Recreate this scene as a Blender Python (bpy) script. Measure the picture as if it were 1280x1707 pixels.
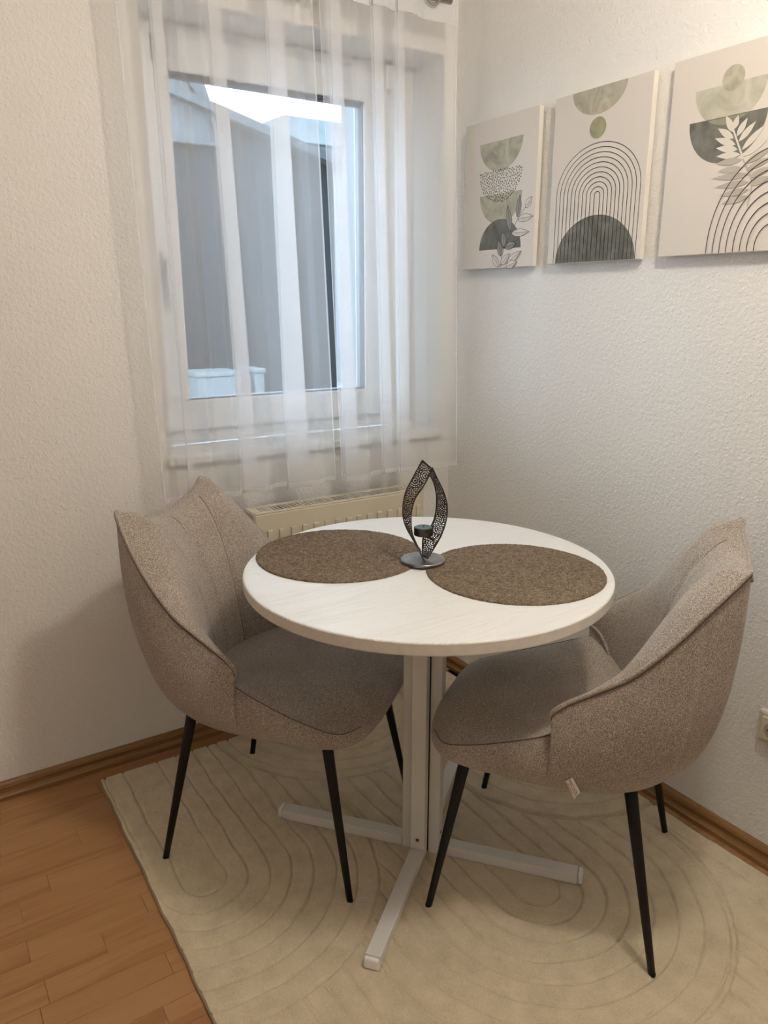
import bpy, bmesh, math, random
import numpy as np
from mathutils import Vector, Matrix

random.seed(7); rng = np.random.default_rng(7)
for o in list(bpy.data.objects): bpy.data.objects.remove(o)
scene = bpy.context.scene
COL = scene.collection

# ------------------------------------------------------------------ camera
F_PX = 1269.9
cam_d = bpy.data.cameras.new('camera'); cam = bpy.data.objects.new('camera', cam_d); COL.objects.link(cam)
cam_d.sensor_fit = 'VERTICAL'; cam_d.sensor_height = 36.0; cam_d.lens = 36.0 * F_PX / 1707.0
cam_d.clip_start = 0.02; cam_d.clip_end = 200
yaw, pitch = 0.5742, 0.2675
fw = Vector((math.sin(yaw) * math.cos(pitch), math.cos(yaw) * math.cos(pitch), -math.sin(pitch)))
cam.location = (-1.6054, -2.0686, 1.2982)
cam.rotation_euler = fw.to_track_quat('-Z', 'Y').to_euler()
scene.camera = cam

# ------------------------------------------------------------------ world (overcast winter sky)
SKY = 11.5
LAMP = 135.0
world = bpy.data.worlds.new('world'); scene.world = world; world.use_nodes = True
bg = world.node_tree.nodes['Background']
bg.inputs[0].default_value = (0.62, 0.81, 1.0, 1); bg.inputs[1].default_value = SKY

# window portal: tells the sampler where the daylight comes in
pl = bpy.data.lights.new('window_portal', 'AREA'); pl.shape = 'RECTANGLE'; pl.size = 0.92; pl.size_y = 1.2
po = bpy.data.objects.new('window_portal', pl); COL.objects.link(po)
po.location = (-0.51, 0.30, 1.45); po.rotation_euler = (math.radians(-90), 0, 0)
pl.cycles.is_portal = True

scene.view_settings.view_transform = 'Standard'; scene.view_settings.look = 'None'
scene.view_settings.gamma = 1.0; scene.view_settings.use_curve_mapping = False
scene.view_settings.exposure = 0.17
scene.cycles.transparent_max_bounces = 32

# ------------------------------------------------------------------ helpers
def mesh_obj(name, verts, faces, mat=None, parent=None, smooth=False):
    me = bpy.data.meshes.new(name)
    me.from_pydata([tuple(map(float, v)) for v in verts], [], [tuple(map(int, f)) for f in faces]); me.update()
    if mat: me.materials.append(mat)
    if smooth: me.polygons.foreach_set('use_smooth', [True] * len(me.polygons))
    o = bpy.data.objects.new(name, me); COL.objects.link(o)
    if parent: o.parent = parent
    return o
def bm_obj(name, bm, mat=None, parent=None, smooth=False):
    me = bpy.data.meshes.new(name); bm.to_mesh(me); bm.free()
    if mat: me.materials.append(mat)
    if smooth: me.polygons.foreach_set('use_smooth', [True] * len(me.polygons))
    o = bpy.data.objects.new(name, me); COL.objects.link(o)
    if parent: o.parent = parent
    return o
def add_box(bm, x0, x1, y0, y1, z0, z1, bevel=0.0, M=None, seg=2):
    r = bmesh.ops.create_cube(bm, size=1.0); vs = r['verts']
    for v in vs:
        v.co = Vector(((x0 + x1) / 2 + v.co.x * (x1 - x0), (y0 + y1) / 2 + v.co.y * (y1 - y0), (z0 + z1) / 2 + v.co.z * (z1 - z0)))
    if bevel:
        es = list({e for v in vs for e in v.link_edges})
        r2 = bmesh.ops.bevel(bm, geom=es, offset=bevel, segments=seg, affect='EDGES', profile=0.5)
        vs = list({v for f in r2['faces'] for v in f.verts} | {v for v in vs if v.is_valid})
    if M is not None:
        for v in vs: v.co = M @ v.co
    return vs
def box(name, x0, x1, y0, y1, z0, z1, mat, parent=None, bevel=0.0, M=None, smooth=False):
    bm = bmesh.new(); add_box(bm, x0, x1, y0, y1, z0, z1, bevel, M); return bm_obj(name, bm, mat, parent, smooth)
def boxes(name, lst, mat, parent=None, bevel=0.0):
    bm = bmesh.new()
    for b in lst: add_box(bm, *b, bevel=bevel)
    return bm_obj(name, bm, mat, parent)
def lathe(name, prof, mat, parent=None, n=48, loc=(0, 0, 0), smooth=True):
    V, Fc = [], []
    for r, z in prof:
        for k in range(n):
            a = 2 * math.pi * k / n; V.append((loc[0] + r * math.cos(a), loc[1] + r * math.sin(a), loc[2] + z))
    for i in range(len(prof) - 1):
        for k in range(n):
            k2 = (k + 1) % n; Fc.append((i * n + k, i * n + k2, (i + 1) * n + k2, (i + 1) * n + k))
    if prof[0][0] > 1e-6: Fc.append(tuple(range(n - 1, -1, -1)))
    if prof[-1][0] > 1e-6: Fc.append(tuple((len(prof) - 1) * n + k for k in range(n)))
    o = mesh_obj(name, V, Fc, mat, parent, smooth)
    bm = bmesh.new(); bm.from_mesh(o.data); bmesh.ops.remove_doubles(bm, verts=bm.verts, dist=1e-6); bmesh.ops.recalc_face_normals(bm, faces=bm.faces)
    for e in bm.edges:
        if len(e.link_faces) == 2 and e.calc_face_angle(0) > 0.5: e.smooth = False
    bm.to_mesh(o.data); bm.free()
    return o
def tube_geo(path, rad, n=8, closed=False):
    P = np.asarray(path, float); m = len(P); R = np.full(m, rad) if np.isscalar(rad) else np.asarray(rad, float)
    T = np.gradient(P, axis=0)
    if closed: T = np.roll(P, -1, 0) - np.roll(P, 1, 0)
    T /= np.linalg.norm(T, axis=1)[:, None] + 1e-12
    ref = np.array([0, 0, 1.0]) if abs(T[0][2]) < 0.9 else np.array([1.0, 0, 0])
    N = np.cross(T[0], ref); N /= np.linalg.norm(N)
    V = []; Fc = []
    for i in range(m):
        N = N - T[i] * np.dot(N, T[i]); N /= np.linalg.norm(N) + 1e-12; B = np.cross(T[i], N)
        for k in range(n):
            a = 2 * math.pi * k / n; V.append(P[i] + R[i] * (math.cos(a) * N + math.sin(a) * B))
    for i in range(m if closed else m - 1):
        j = (i + 1) % m
        for k in range(n):
            k2 = (k + 1) % n; Fc.append((i * n + k, i * n + k2, j * n + k2, j * n + k))
    if not closed: Fc += [tuple(range(n - 1, -1, -1)), tuple((m - 1) * n + k for k in range(n))]
    return V, Fc
def tube(name, path, rad, mat, parent=None, n=8, closed=False, smooth=True):
    V, Fc = tube_geo(path, rad, n, closed); return mesh_obj(name, V, Fc, mat, parent, smooth)
def catmull(P, per=8, closed=False, alpha=0.5):
    P = np.asarray(P, float); out = []
    n = len(P)
    for i in range(n if closed else n - 1):
        if closed: p0, p1, p2, p3 = P[(i - 1) % n], P[i], P[(i + 1) % n], P[(i + 2) % n]
        else:
            p1, p2 = P[i], P[i + 1]; p0 = P[i - 1] if i > 0 else 2 * p1 - p2; p3 = P[i + 2] if i + 2 < n else 2 * p2 - p1
        t0 = 0; t1 = t0 + max(1e-6, np.linalg.norm(p1 - p0)) ** alpha; t2 = t1 + max(1e-6, np.linalg.norm(p2 - p1)) ** alpha; t3 = t2 + max(1e-6, np.linalg.norm(p3 - p2)) ** alpha
        for k in range(per):
            t = t1 + (t2 - t1) * k / per
            A1 = (t1 - t) / (t1 - t0) * p0 + (t - t0) / (t1 - t0) * p1; A2 = (t2 - t) / (t2 - t1) * p1 + (t - t1) / (t2 - t1) * p2; A3 = (t3 - t) / (t3 - t2) * p2 + (t - t2) / (t3 - t2) * p3
            B1 = (t2 - t) / (t2 - t0) * A1 + (t - t0) / (t2 - t0) * A2; B2 = (t3 - t) / (t3 - t1) * A2 + (t - t1) / (t3 - t1) * A3
            out.append((t2 - t) / (t2 - t1) * B1 + (t - t1) / (t2 - t1) * B2)
    if not closed: out.append(P[-1])
    return np.array(out)
def empty(name, loc=(0, 0, 0), rz=0.0):
    o = bpy.data.objects.new(name, None); COL.objects.link(o); o.location = loc; o.rotation_euler = (0, 0, rz); o.empty_display_size = 0.05
    return o
def tag(o, label, cat, group=None):
    o['label'] = label; o['category'] = cat
    if group: o['group'] = group
    return o
def struct(o, label=None):
    o['kind'] = 'structure'
    if label: o['label'] = label
    return o

# ------------------------------------------------------------------ materials
class NT:
    def __init__(s, name):
        s.m = bpy.data.materials.new(name); s.m.use_nodes = True; s.t = s.m.node_tree; s.b = s.t.nodes['Principled BSDF']; s.out = s.t.nodes['Material Output']
    def n(s, typ, **kw):
        nd = s.t.nodes.new(typ)
        for k, v in kw.items():
            if k.startswith('i_'):
                key = k[2:]; key = int(key) if key.isdigit() else key
                nd.inputs[key].default_value = v
            else: setattr(nd, k, v)
        return nd
    def l(s, a, b): s.t.links.new(a, b)
    def coord(s, which='Object', scale=(1, 1, 1), rot=(0, 0, 0)):
        tc = s.n('ShaderNodeTexCoord'); mp = s.n('ShaderNodeMapping'); mp.inputs['Scale'].default_value = scale; mp.inputs['Rotation'].default_value = rot
        s.l(tc.outputs[which], mp.inputs[0]); return mp.outputs[0]
    def noise(s, vec, scale, detail=2.0, rough=0.5, dist=0.0):
        nd = s.n('ShaderNodeTexNoise'); nd.inputs['Scale'].default_value = scale; nd.inputs['Detail'].default_value = detail; nd.inputs['Roughness'].default_value = rough; nd.inputs['Distortion'].default_value = dist
        if vec is not None: s.l(vec, nd.inputs['Vector'])
        return nd
    def ramp(s, fac, stops):
        r = s.n('ShaderNodeValToRGB'); e = r.color_ramp.elements
        e[0].position, e[0].color = stops[0][0], (*stops[0][1], 1); e[1].position, e[1].color = stops[-1][0], (*stops[-1][1], 1)
        for p, c in stops[1:-1]:
            x = e.new(p); x.color = (*c, 1)
        s.l(fac, r.inputs[0]); return r.outputs[0]
    def bump(s, h, strength=0.5, dist=0.001, normal=None):
        b = s.n('ShaderNodeBump'); b.inputs['Strength'].default_value = strength; b.inputs['Distance'].default_value = dist
        s.l(h, b.inputs['Height'])
        if normal is not None: s.l(normal, b.inputs['Normal'])
        s.l(b.outputs[0], s.b.inputs['Normal']); return b.outputs[0]
    def base(s, c=None, rough=0.5, metal=0.0, spec=0.5):
        if c is not None: s.b.inputs['Base Color'].default_value = (*c, 1)
        s.b.inputs['Roughness'].default_value = rough; s.b.inputs['Metallic'].default_value = metal; s.b.inputs['Specular IOR Level'].default_value = spec
        return s
def plain(name, c, rough=0.5, metal=0.0, spec=0.5, var=0.0, vs=40, bump=0.0, bs=200, bd=0.0005):
    k = NT(name).base(c, rough, metal, spec); v = k.coord()
    if var:
        nz = k.noise(v, vs, 3); k.l(k.ramp(nz.outputs[0], [(0.3, tuple(x * (1 - var) for x in c)), (0.7, tuple(min(1, x * (1 + var)) for x in c))]), k.b.inputs['Base Color'])
    if bump: k.bump(k.noise(v, bs, 2).outputs[0], bump, bd)
    return k.m

def wall_mat():
    k = NT('woodchip_wall_paint').base((0.86, 0.84, 0.81), 0.85, spec=0.25); v = k.coord()
    a = k.noise(v, 95, 3, 0.6, 0.4); b = k.noise(v, 260, 2, 0.5); vo = k.n('ShaderNodeTexVoronoi', feature='F1'); vo.inputs['Scale'].default_value = 55; k.l(v, vo.inputs['Vector'])
    r = k.n('ShaderNodeMapRange'); r.inputs['From Min'].default_value = 0.0; r.inputs['From Max'].default_value = 0.25; r.inputs['To Min'].default_value = 1; r.inputs['To Max'].default_value = 0; k.l(vo.outputs[0], r.inputs[0])
    m1 = k.n('ShaderNodeMath', operation='MULTIPLY_ADD'); m1.inputs[1].default_value = 0.35; k.l(r.outputs[0], m1.inputs[0]); k.l(a.outputs[0], m1.inputs[2])
    m2 = k.n('ShaderNodeMath', operation='MULTIPLY_ADD'); m2.inputs[1].default_value = 0.3; k.l(b.outputs[0], m2.inputs[0]); k.l(m1.outputs[0], m2.inputs[2])
    k.bump(m2.outputs[0], 0.6, 0.005)
    return k.m
M_WALL = wall_mat()
M_CEIL = plain('ceiling_paint', (0.87, 0.86, 0.84), 0.9)

def wood_floor():
    k = NT('beech_laminate').base((0.4, 0.2, 0.08), 0.42, spec=0.4)
    oi = k.n('ShaderNodeObjectInfo'); tc = k.n('ShaderNodeTexCoord'); ad = k.n('ShaderNodeVectorMath', operation='ADD'); cx = k.n('ShaderNodeCombineXYZ')
    ml = k.n('ShaderNodeMath', operation='MULTIPLY'); ml.inputs[1].default_value = 37.0; k.l(oi.outputs['Random'], ml.inputs[0]); k.l(ml.outputs[0], cx.inputs[0]); k.l(ml.outputs[0], cx.inputs[1])
    k.l(tc.outputs['Object'], ad.inputs[0]); k.l(cx.outputs[0], ad.inputs[1])
    mp = k.n('ShaderNodeMapping'); mp.inputs['Scale'].default_value = (1.6, 17, 17); k.l(ad.outputs[0], mp.inputs[0])
    big = k.noise(mp.outputs[0], 1.0, 2, 0.5, 0.6)
    wv = k.n('ShaderNodeMath', operation='MULTIPLY'); wv.inputs[1].default_value = 16.0; k.l(big.outputs[0], wv.inputs[0])
    sn = k.n('ShaderNodeMath', operation='SINE'); k.l(wv.outputs[0], sn.inputs[0])
    mp2 = k.n('ShaderNodeMapping'); mp2.inputs['Scale'].default_value = (14, 420, 420); k.l(ad.outputs[0], mp2.inputs[0])
    fine = k.noise(mp2.outputs[0], 1.0, 2, 0.6)
    ma = k.n('ShaderNodeMath', operation='MULTIPLY_ADD'); ma.inputs[1].default_value = 0.17; ma.inputs[2].default_value = 0.32; k.l(sn.outputs[0], ma.inputs[0])
    mb = k.n('ShaderNodeMath', operation='MULTIPLY_ADD'); mb.inputs[1].default_value = 0.36; k.l(fine.outputs[0], mb.inputs[0]); k.l(ma.outputs[0], mb.inputs[2])
    mc = k.n('ShaderNodeMath', operation='MULTIPLY_ADD'); mc.inputs[1].default_value = 0.14; k.l(oi.outputs['Random'], mc.inputs[0]); k.l(mb.outputs[0], mc.inputs[2])
    k.l(k.ramp(mc.outputs[0], [(0.2, (0.27, 0.125, 0.046)), (0.55, (0.385, 0.192, 0.078)), (0.9, (0.46, 0.255, 0.115))]), k.b.inputs['Base Color'])
    k.bump(fine.outputs[0], 0.12, 0.0004)
    return k.m
M_FLOOR = wood_floor()
def wood_trim():
    k = NT('stained_wood_skirting').base((0.3, 0.13, 0.04), 0.38)
    v = k.coord(scale=(3, 3, 130)); nz = k.noise(v, 1.0, 3, 0.6, 0.3)
    k.l(k.ramp(nz.outputs[0], [(0.3, (0.19, 0.092, 0.030)), (0.7, (0.34, 0.18, 0.068))]), k.b.inputs['Base Color'])
    return k.m
M_TRIM = wood_trim()
M_PVC = plain('white_window_plastic', (0.80, 0.81, 0.82), 0.35)
M_SILL = plain('sill_painted_white', (0.78, 0.77, 0.74), 0.4, var=0.05, vs=14)
M_GASKET = plain('grey_gasket', (0.10, 0.105, 0.115), 0.6)
def glass_mat():
    k = NT('window_glass'); fr = k.n('ShaderNodeFresnel'); fr.inputs[0].default_value = 1.5
    tr = k.n('ShaderNodeBsdfTransparent'); gl = k.n('ShaderNodeBsdfGlossy'); gl.inputs['Roughness'].default_value = 0.02; mx = k.n('ShaderNodeMixShader')
    tr.inputs[0].default_value = (0.95, 0.97, 0.97, 1)
    k.l(fr.outputs[0], mx.inputs[0]); k.l(tr.outputs[0], mx.inputs[1]); k.l(gl.outputs[0], mx.inputs[2]); k.l(mx.outputs[0], k.out.inputs[0]); return k.m
M_GLASS = glass_mat()
def sheer(name, alpha, col=(0.93, 0.93, 0.95)):
    k = NT(name); df = k.n('ShaderNodeBsdfDiffuse'); tl = k.n('ShaderNodeBsdfTranslucent'); tr = k.n('ShaderNodeBsdfTransparent')
    df.inputs[0].default_value = (*col, 1); tl.inputs[0].default_value = (*col, 1)
    a = k.n('ShaderNodeMixShader'); a.inputs[0].default_value = 0.45; b = k.n('ShaderNodeMixShader')
    v = k.coord(scale=(300, 300, 300)); nz = k.noise(v, 1.0, 1)
    mr = k.n('ShaderNodeMapRange'); mr.inputs['To Min'].default_value = alpha - 0.015; mr.inputs['To Max'].default_value = alpha + 0.015; k.l(nz.outputs[0], mr.inputs[0])
    k.l(df.outputs[0], a.inputs[1]); k.l(tl.outputs[0], a.inputs[2]); k.l(mr.outputs[0], b.inputs[0]); k.l(tr.outputs[0], b.inputs[1]); k.l(a.outputs[0], b.inputs[2]); k.l(b.outputs[0], k.out.inputs[0]); return k.m
M_SHEER = sheer('sheer_voile', 0.31); M_HEM = sheer('voile_hem', 0.50); M_HEAD = sheer('voile_heading_tape', 0.9)
M_CHROME = plain('brushed_nickel', (0.55, 0.53, 0.50), 0.25, 1.0)
M_RAD = plain('cream_radiator_enamel', (0.66, 0.60, 0.47), 0.35, var=0.04, vs=9)
M_DARK = plain('dark_gap', (0.006, 0.0055, 0.005), 0.7)

def fabric():
    k = NT('beige_tweed_fabric').base((0.3, 0.25, 0.2), 0.95, spec=0.15); v = k.coord()
    a = k.noise(v, 560, 2, 0.6); b = k.noise(v, 1100, 1, 0.5); big = k.noise(v, 9, 2, 0.5)
    m = k.n('ShaderNodeMath', operation='MULTIPLY_ADD'); m.inputs[1].default_value = 0.6; k.l(b.outputs[0], m.inputs[0]); k.l(a.outputs[0], m.inputs[2])
    m2 = k.n('ShaderNodeMath', operation='MULTIPLY_ADD'); m2.inputs[1].default_value = 0.12; k.l(big.outputs[0], m2.inputs[0]); k.l(m.outputs[0], m2.inputs[2])
    k.l(k.ramp(m2.outputs[0], [(0.62, (0.170, 0.135, 0.108)), (0.86, (0.350, 0.295, 0.248)), (1.04, (0.68, 0.61, 0.54))]), k.b.inputs['Base Color'])
    k.b.inputs['Sheen Weight'].default_value = 0.25; k.b.inputs['Sheen Roughness'].default_value = 0.5
    k.bump(m.outputs[0], 0.7, 0.0020)
    return k.m
M_FAB = fabric()
M_SEAM = plain('seam_crease_shade', (0.15, 0.12, 0.097), 0.95, spec=0.1)  # darker than the fabric: shade of the creases painted on the seam tubes
M_BLACK = plain('matt_black_metal', (0.006, 0.006, 0.007), 0.5, spec=0.3)
def table_white():
    k = NT('white_woodgrain_laminate').base((0.80, 0.79, 0.77), 0.38, spec=0.5)
    v = k.coord(scale=(2.5, 20, 20), rot=(0, 0, math.radians(-40))); big = k.noise(v, 1.0, 2, 0.5, 0.8)
    wv = k.n('ShaderNodeMath', operation='MULTIPLY'); wv.inputs[1].default_value = 60.0; k.l(big.outputs[0], wv.inputs[0]); sn = k.n('ShaderNodeMath', operation='SINE'); k.l(wv.outputs[0], sn.inputs[0])
    v2 = k.coord(scale=(20, 500, 500), rot=(0, 0, math.radians(-40))); fine = k.noise(v2, 1.0, 2)
    m = k.n('ShaderNodeMath', operation='MULTIPLY_ADD'); m.inputs[1].default_value = 0.5; k.l(sn.outputs[0], m.inputs[0]); k.l(fine.outputs[0], m.inputs[2])
    k.bump(m.outputs[0], 0.7, 0.0009)
    return k.m
M_TABLE = table_white()
M_TEDGE = plain('white_edge_band', (0.74, 0.70, 0.64), 0.45, var=0.05, vs=60)
M_TLEG = plain('white_powder_coat', (0.74, 0.73, 0.71), 0.4)
M_CAP = plain('white_plastic_cap', (0.86, 0.84, 0.80), 0.3)
def mat_fabric():
    k = NT('brown_boucle').base((0.2, 0.14, 0.09), 1.0, spec=0.05); v = k.coord(); a = k.noise(v, 380, 2, 0.6); b = k.noise(v, 130, 2, 0.5)
    m = k.n('ShaderNodeMath', operation='MULTIPLY_ADD'); m.inputs[1].default_value = 0.5; k.l(b.outputs[0], m.inputs[0]); k.l(a.outputs[0], m.inputs[2])
    k.l(k.ramp(m.outputs[0], [(0.52, (0.085, 0.062, 0.042)), (0.75, (0.200, 0.150, 0.106)), (0.98, (0.36, 0.285, 0.21))]), k.b.inputs['Base Color']); k.bump(a.outputs[0], 0.9, 0.004); return k.m
M_MAT = mat_fabric()
M_RUG = None
def rug_mat():
    k = NT('cream_carved_pile').base((0.66, 0.57, 0.42), 1.0, spec=0.05); v = k.coord(); a = k.noise(v, 520, 2, 0.7); b = k.noise(v, 22, 3, 0.6)
    m = k.n('ShaderNodeMath', operation='MULTIPLY_ADD'); m.inputs[1].default_value = 0.6; k.l(b.outputs[0], m.inputs[0]); k.l(a.outputs[0], m.inputs[2])
    k.l(k.ramp(m.outputs[0], [(0.55, (0.54, 0.455, 0.315)), (0.8, (0.68, 0.58, 0.415)), (1.0, (0.75, 0.655, 0.48))]), k.b.inputs['Base Color'])
    k.b.inputs['Sheen Weight'].default_value = 0.3; k.bump(a.outputs[0], 0.5, 0.002); return k.m
M_RUG = rug_mat()
M_RUGB = plain('rug_edge_binding', (0.30, 0.22, 0.14), 0.95, bump=0.5, bs=600, bd=0.001)
def canvas_mat():
    k = NT('cream_canvas').base((0.72, 0.66, 0.60), 0.8, spec=0.2); v = k.coord(); a = k.noise(v, 900, 1); k.bump(a.outputs[0], 0.2, 0.0004); return k.m
M_CANVAS = canvas_mat()
M_CANVSIDE = plain('canvas_side', (0.84, 0.79, 0.71), 0.8)
def watercolor(name, c, var=0.3):
    k = NT(name).base(c, 0.85, spec=0.15); v = k.coord(); a = k.noise(v, 16, 4, 0.6, 1.2)
    k.l(k.ramp(a.outputs[0], [(0.3, tuple(x * (1 - var) for x in c)), (0.5, c), (0.72, tuple(min(1, x * (1 + var)) for x in c))]), k.b.inputs['Base Color']); return k.m
M_SAGE = watercolor('print_sage', (0.45, 0.425, 0.335)); M_SAGE2 = watercolor('print_olive', (0.37, 0.365, 0.235), 0.22); M_SAGEL = watercolor('print_pale_sage', (0.53, 0.51, 0.41), 0.2)
M_SLATE = watercolor('print_slate', (0.175, 0.172, 0.150), 0.35); M_INK = plain('print_black_ink', (0.018, 0.017, 0.018), 0.8); M_GREYLEAF = plain('print_grey_leaf', (0.47, 0.43, 0.37), 0.85); M_CREAMLEAF = plain('print_cream_leaf', (0.70, 0.66, 0.58), 0.85)
M_PLEAF = plain('print_leaf_wash', (0.30, 0.29, 0.27), 0.85)
M_STEEL = plain('antique_pewter', (0.075, 0.068, 0.062), 0.36, 0.85, var=0.4, vs=90)
M_STEELB = plain('brushed_base_metal', (0.27, 0.26, 0.25), 0.38, 0.9, var=0.4, vs=30)
M_WAX = plain('teal_wax', (0.075, 0.135, 0.125), 0.45)
M_WICK = plain('wick', (0.02, 0.02, 0.02), 0.9)
M_SOCK = plain('ivory_socket_plastic', (0.66, 0.60, 0.48), 0.35)
M_BRASS = plain('socket_pin', (0.20, 0.09, 0.05), 0.4, 0.6)
M_TAG = plain('woven_tag_white', (0.72, 0.62, 0.56), 0.8); M_TAGTXT = plain('tag_print', (0.10, 0.06, 0.05), 0.8)
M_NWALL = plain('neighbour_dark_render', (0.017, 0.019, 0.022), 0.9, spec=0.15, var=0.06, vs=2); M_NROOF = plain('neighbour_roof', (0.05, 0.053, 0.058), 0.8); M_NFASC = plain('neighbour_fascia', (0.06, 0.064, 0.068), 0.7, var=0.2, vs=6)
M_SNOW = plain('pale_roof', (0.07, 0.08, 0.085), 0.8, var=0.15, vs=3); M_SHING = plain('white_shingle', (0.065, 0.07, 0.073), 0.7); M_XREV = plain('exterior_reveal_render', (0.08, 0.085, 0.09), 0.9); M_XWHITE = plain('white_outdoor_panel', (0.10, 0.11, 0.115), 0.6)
M_GROUND = plain('courtyard_ground', (0.12, 0.12, 0.12), 0.9)

# ------------------------------------------------------------------ room shell
XL, YF, ZC = -3.0, -3.6, 2.45
RX0, RX1, RZ0, RZ1, WT = -0.97, -0.05, 0.862, 2.02, 0.30
wb = struct(boxes('wall_back', [(XL - .1, RX0, 0, WT, 0, ZC), (RX1, 0.1, 0, WT, 0, ZC), (RX0, RX1, 0, WT, 0, RZ0), (RX0, RX1, 0, WT, RZ1, ZC)], M_WALL), 'white textured wall with the window')
struct(box('wall_right', 0, 0.1, YF, 0, 0, ZC, M_WALL), 'white textured wall behind the pictures')
struct(box('wall_left', XL - .1, XL, YF, 0, 0, ZC, M_WALL))
struct(box('wall_front', XL - .1, 0.1, YF - .1, YF, 0, ZC, M_WALL))
struct(box('ceiling', XL - .1, 0.1, YF - .1, WT, ZC, ZC + .1, M_CEIL))
floor = struct(box('floor', XL - .1, 0.1, YF - .1, 0.02, -.06, -.004, M_FLOOR), 'beech-coloured strip laminate floor')

# floor strips, each its own piece
def floor_strips():
    w = 0.062; g = 0.0005; cache = {}
    def plank(L):
        key = round(L, 3)
        if key not in cache:
            bm = bmesh.new(); add_box(bm, 0, L - g, -w + g, 0, -.004, 0, 0.0006, seg=1); me = bpy.data.meshes.new('plank'); bm.to_mesh(me); bm.free(); me.materials.append(M_FLOOR); cache[key] = me
        return cache[key]
    def put(x, y, L):
        o = bpy.data.objects.new('plank', plank(L)); COL.objects.link(o); o.parent = floor; o.location = (x, y, 0)
    y = -0.0; row = 0; r = random.Random(5)
    lens = [0.24, 0.30, 0.36, 0.42, 0.48]
    while y > -1.55:
        xe = 0.0 if y > -0.07 else -1.20
        x = -2.62 + r.random() * 0.4
        while x < xe:
            L = r.choice(lens)
            last = x + L > xe - .03 and xe == 0.0
            if last: L = round(-x, 3)
            put(x, y, L)
            if last: break
            x += L
        y -= w; row += 1
    # slit between rug and right wall
    y = -0.062
    while y > -1.80:
        put(-0.08, y, 0.08)
        y -= w
floor_strips()

# skirting boards
def skirting(name, p0, p1, inward, lab):
    prof = [(0, 0), (.019, 0), (.019, .012), (.0145, .016), (.0115, .022), (.0115, .030), (.0135, .034), (.0145, .038), (.0125, .045), (.008, .0495), (.004, .051), (0, .051)]
    p0, p1, inward = Vector(p0), Vector(p1), Vector(inward); n = len(prof); V = []
    for p in (p0, p1):
        for d, z in prof: V.append(p + inward * d + Vector((0, 0, z)))
    Fc = [(k, (k + 1) % n, n + (k + 1) % n, n + k) for k in range(n)] + [tuple(range(n - 1, -1, -1)), tuple(range(n, 2 * n))]
    return struct(mesh_obj(name, V, Fc, M_TRIM), lab)
skirting('baseboard_back', (XL, 0, 0), (0, 0, 0), (0, -1, 0), 'brown wooden skirting under the window wall')
skirting('baseboard_right', (0, 0, 0), (0, YF, 0), (-1, 0, 0), 'brown wooden skirting along the picture wall')

# ------------------------------------------------------------------ window
win = struct(empty('window_1', (0, 0, 0)), 'white framed window behind sheer curtains')
Y0 = 0.150
def frame_ring(name, x0, x1, z0, z1, wl, wr, wbm, wt, y0, y1, mat, parent, bevel=0.004):
    return boxes(name, [(x0, x0 + wl, y0, y1, z0, z1), (x1 - wr, x1, y0, y1, z0, z1), (x0 + wl, x1 - wr, y0, y1, z0, z0 + wbm), (x0 + wl, x1 - wr, y0, y1, z1 - wt, z1)], mat, parent, bevel)
frame_ring('window_frame', RX0, RX1, RZ0 + .026, RZ1, .05, .115, .045, .05, Y0 + .012, Y0 + .085, M_PVC, win)
sash = frame_ring('window_sash', -.935, -.16, .932, 1.985, .078, .086, .088, .088, Y0 - .008, Y0 + .06, M_PVC, win)
frame_ring('gasket', -.862, -.241, 1.014, 1.902, .007, .007, .009, .012, Y0 + .004, Y0 + .052, M_GASKET, sash, 0)
box('pane', -.866, -.236, Y0 + .026, Y0 + .030, 1.010, 1.906, M_GLASS, win)
for cxp, czp in ((-.885, 1.945), (-.162, 1.972)):
    cl = box('clip_bracket', cxp - .016, cxp + .016, Y0 - .026, Y0 - .008, czp - .034, czp + .034, M_PVC, win, 0.004)
    box('clip_tab', cxp - .010, cxp + .010, Y0 - .032, Y0 - .026, czp - .022, czp + .022, M_SILL, cl, 0.002)
hd = box('handle', -.915, -.887, Y0 - .02, Y0 - .008, 1.36, 1.44, M_PVC, win, 0.004)
box('handle_lever', -.911, -.891, Y0 - .045, Y0 - .03, 1.29, 1.42, M_PVC, hd, 0.005)
box('handle_neck', -.907, -.895, Y0 - .034, Y0 - .016, 1.395, 1.412, M_PVC, hd, 0.002)
struct(boxes('trim_1', [(RX0, RX1, WT - .12, WT - .115, RZ0 + .01, RZ1)] if False else [(RX1 - .004, RX1, Y0 + .085, WT, RZ0, RZ1), (RX0, RX0 + .004, Y0 + .085, WT, RZ0, RZ1)], M_XREV), 'grey outer window reveal')
sill = struct(box('trim_2', -.985, -.043, -.024, Y0 + .012, RZ0, .888, M_SILL, None, 0.005), 'white window sill board')

# ------------------------------------------------------------------ outside
ground = struct(box('ground', -8, 14, WT + .3, 16, -.35, -.3, M_GROUND))
nb = tag(empty('neighbour_building', (0.5, 3.5, -.3)), 'dark grey neighbouring building with sloping roof seen through the window', 'building')
def world_child(o, root):
    o.parent = root; o.matrix_parent_inverse = Matrix.Translation(-Vector(root.location)); return o
def prism_xz(name, poly, y0, y1, mat):
    n = len(poly); V = [(x, y0, z) for x, z in poly] + [(x, y1, z) for x, z in poly]
    Fc = [tuple(range(n)), tuple(range(2 * n - 1, n - 1, -1))] + [(k, n + k, n + (k + 1) % n, (k + 1) % n) for k in range(n)]
    o = mesh_obj(name, V, Fc, mat); bm = bmesh.new(); bm.from_mesh(o.data); bmesh.ops.recalc_face_normals(bm, faces=bm.faces); bm.to_mesh(o.data); bm.free(); return o
ln = lambda x: 2.62 - (x - .54) * .261
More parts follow.
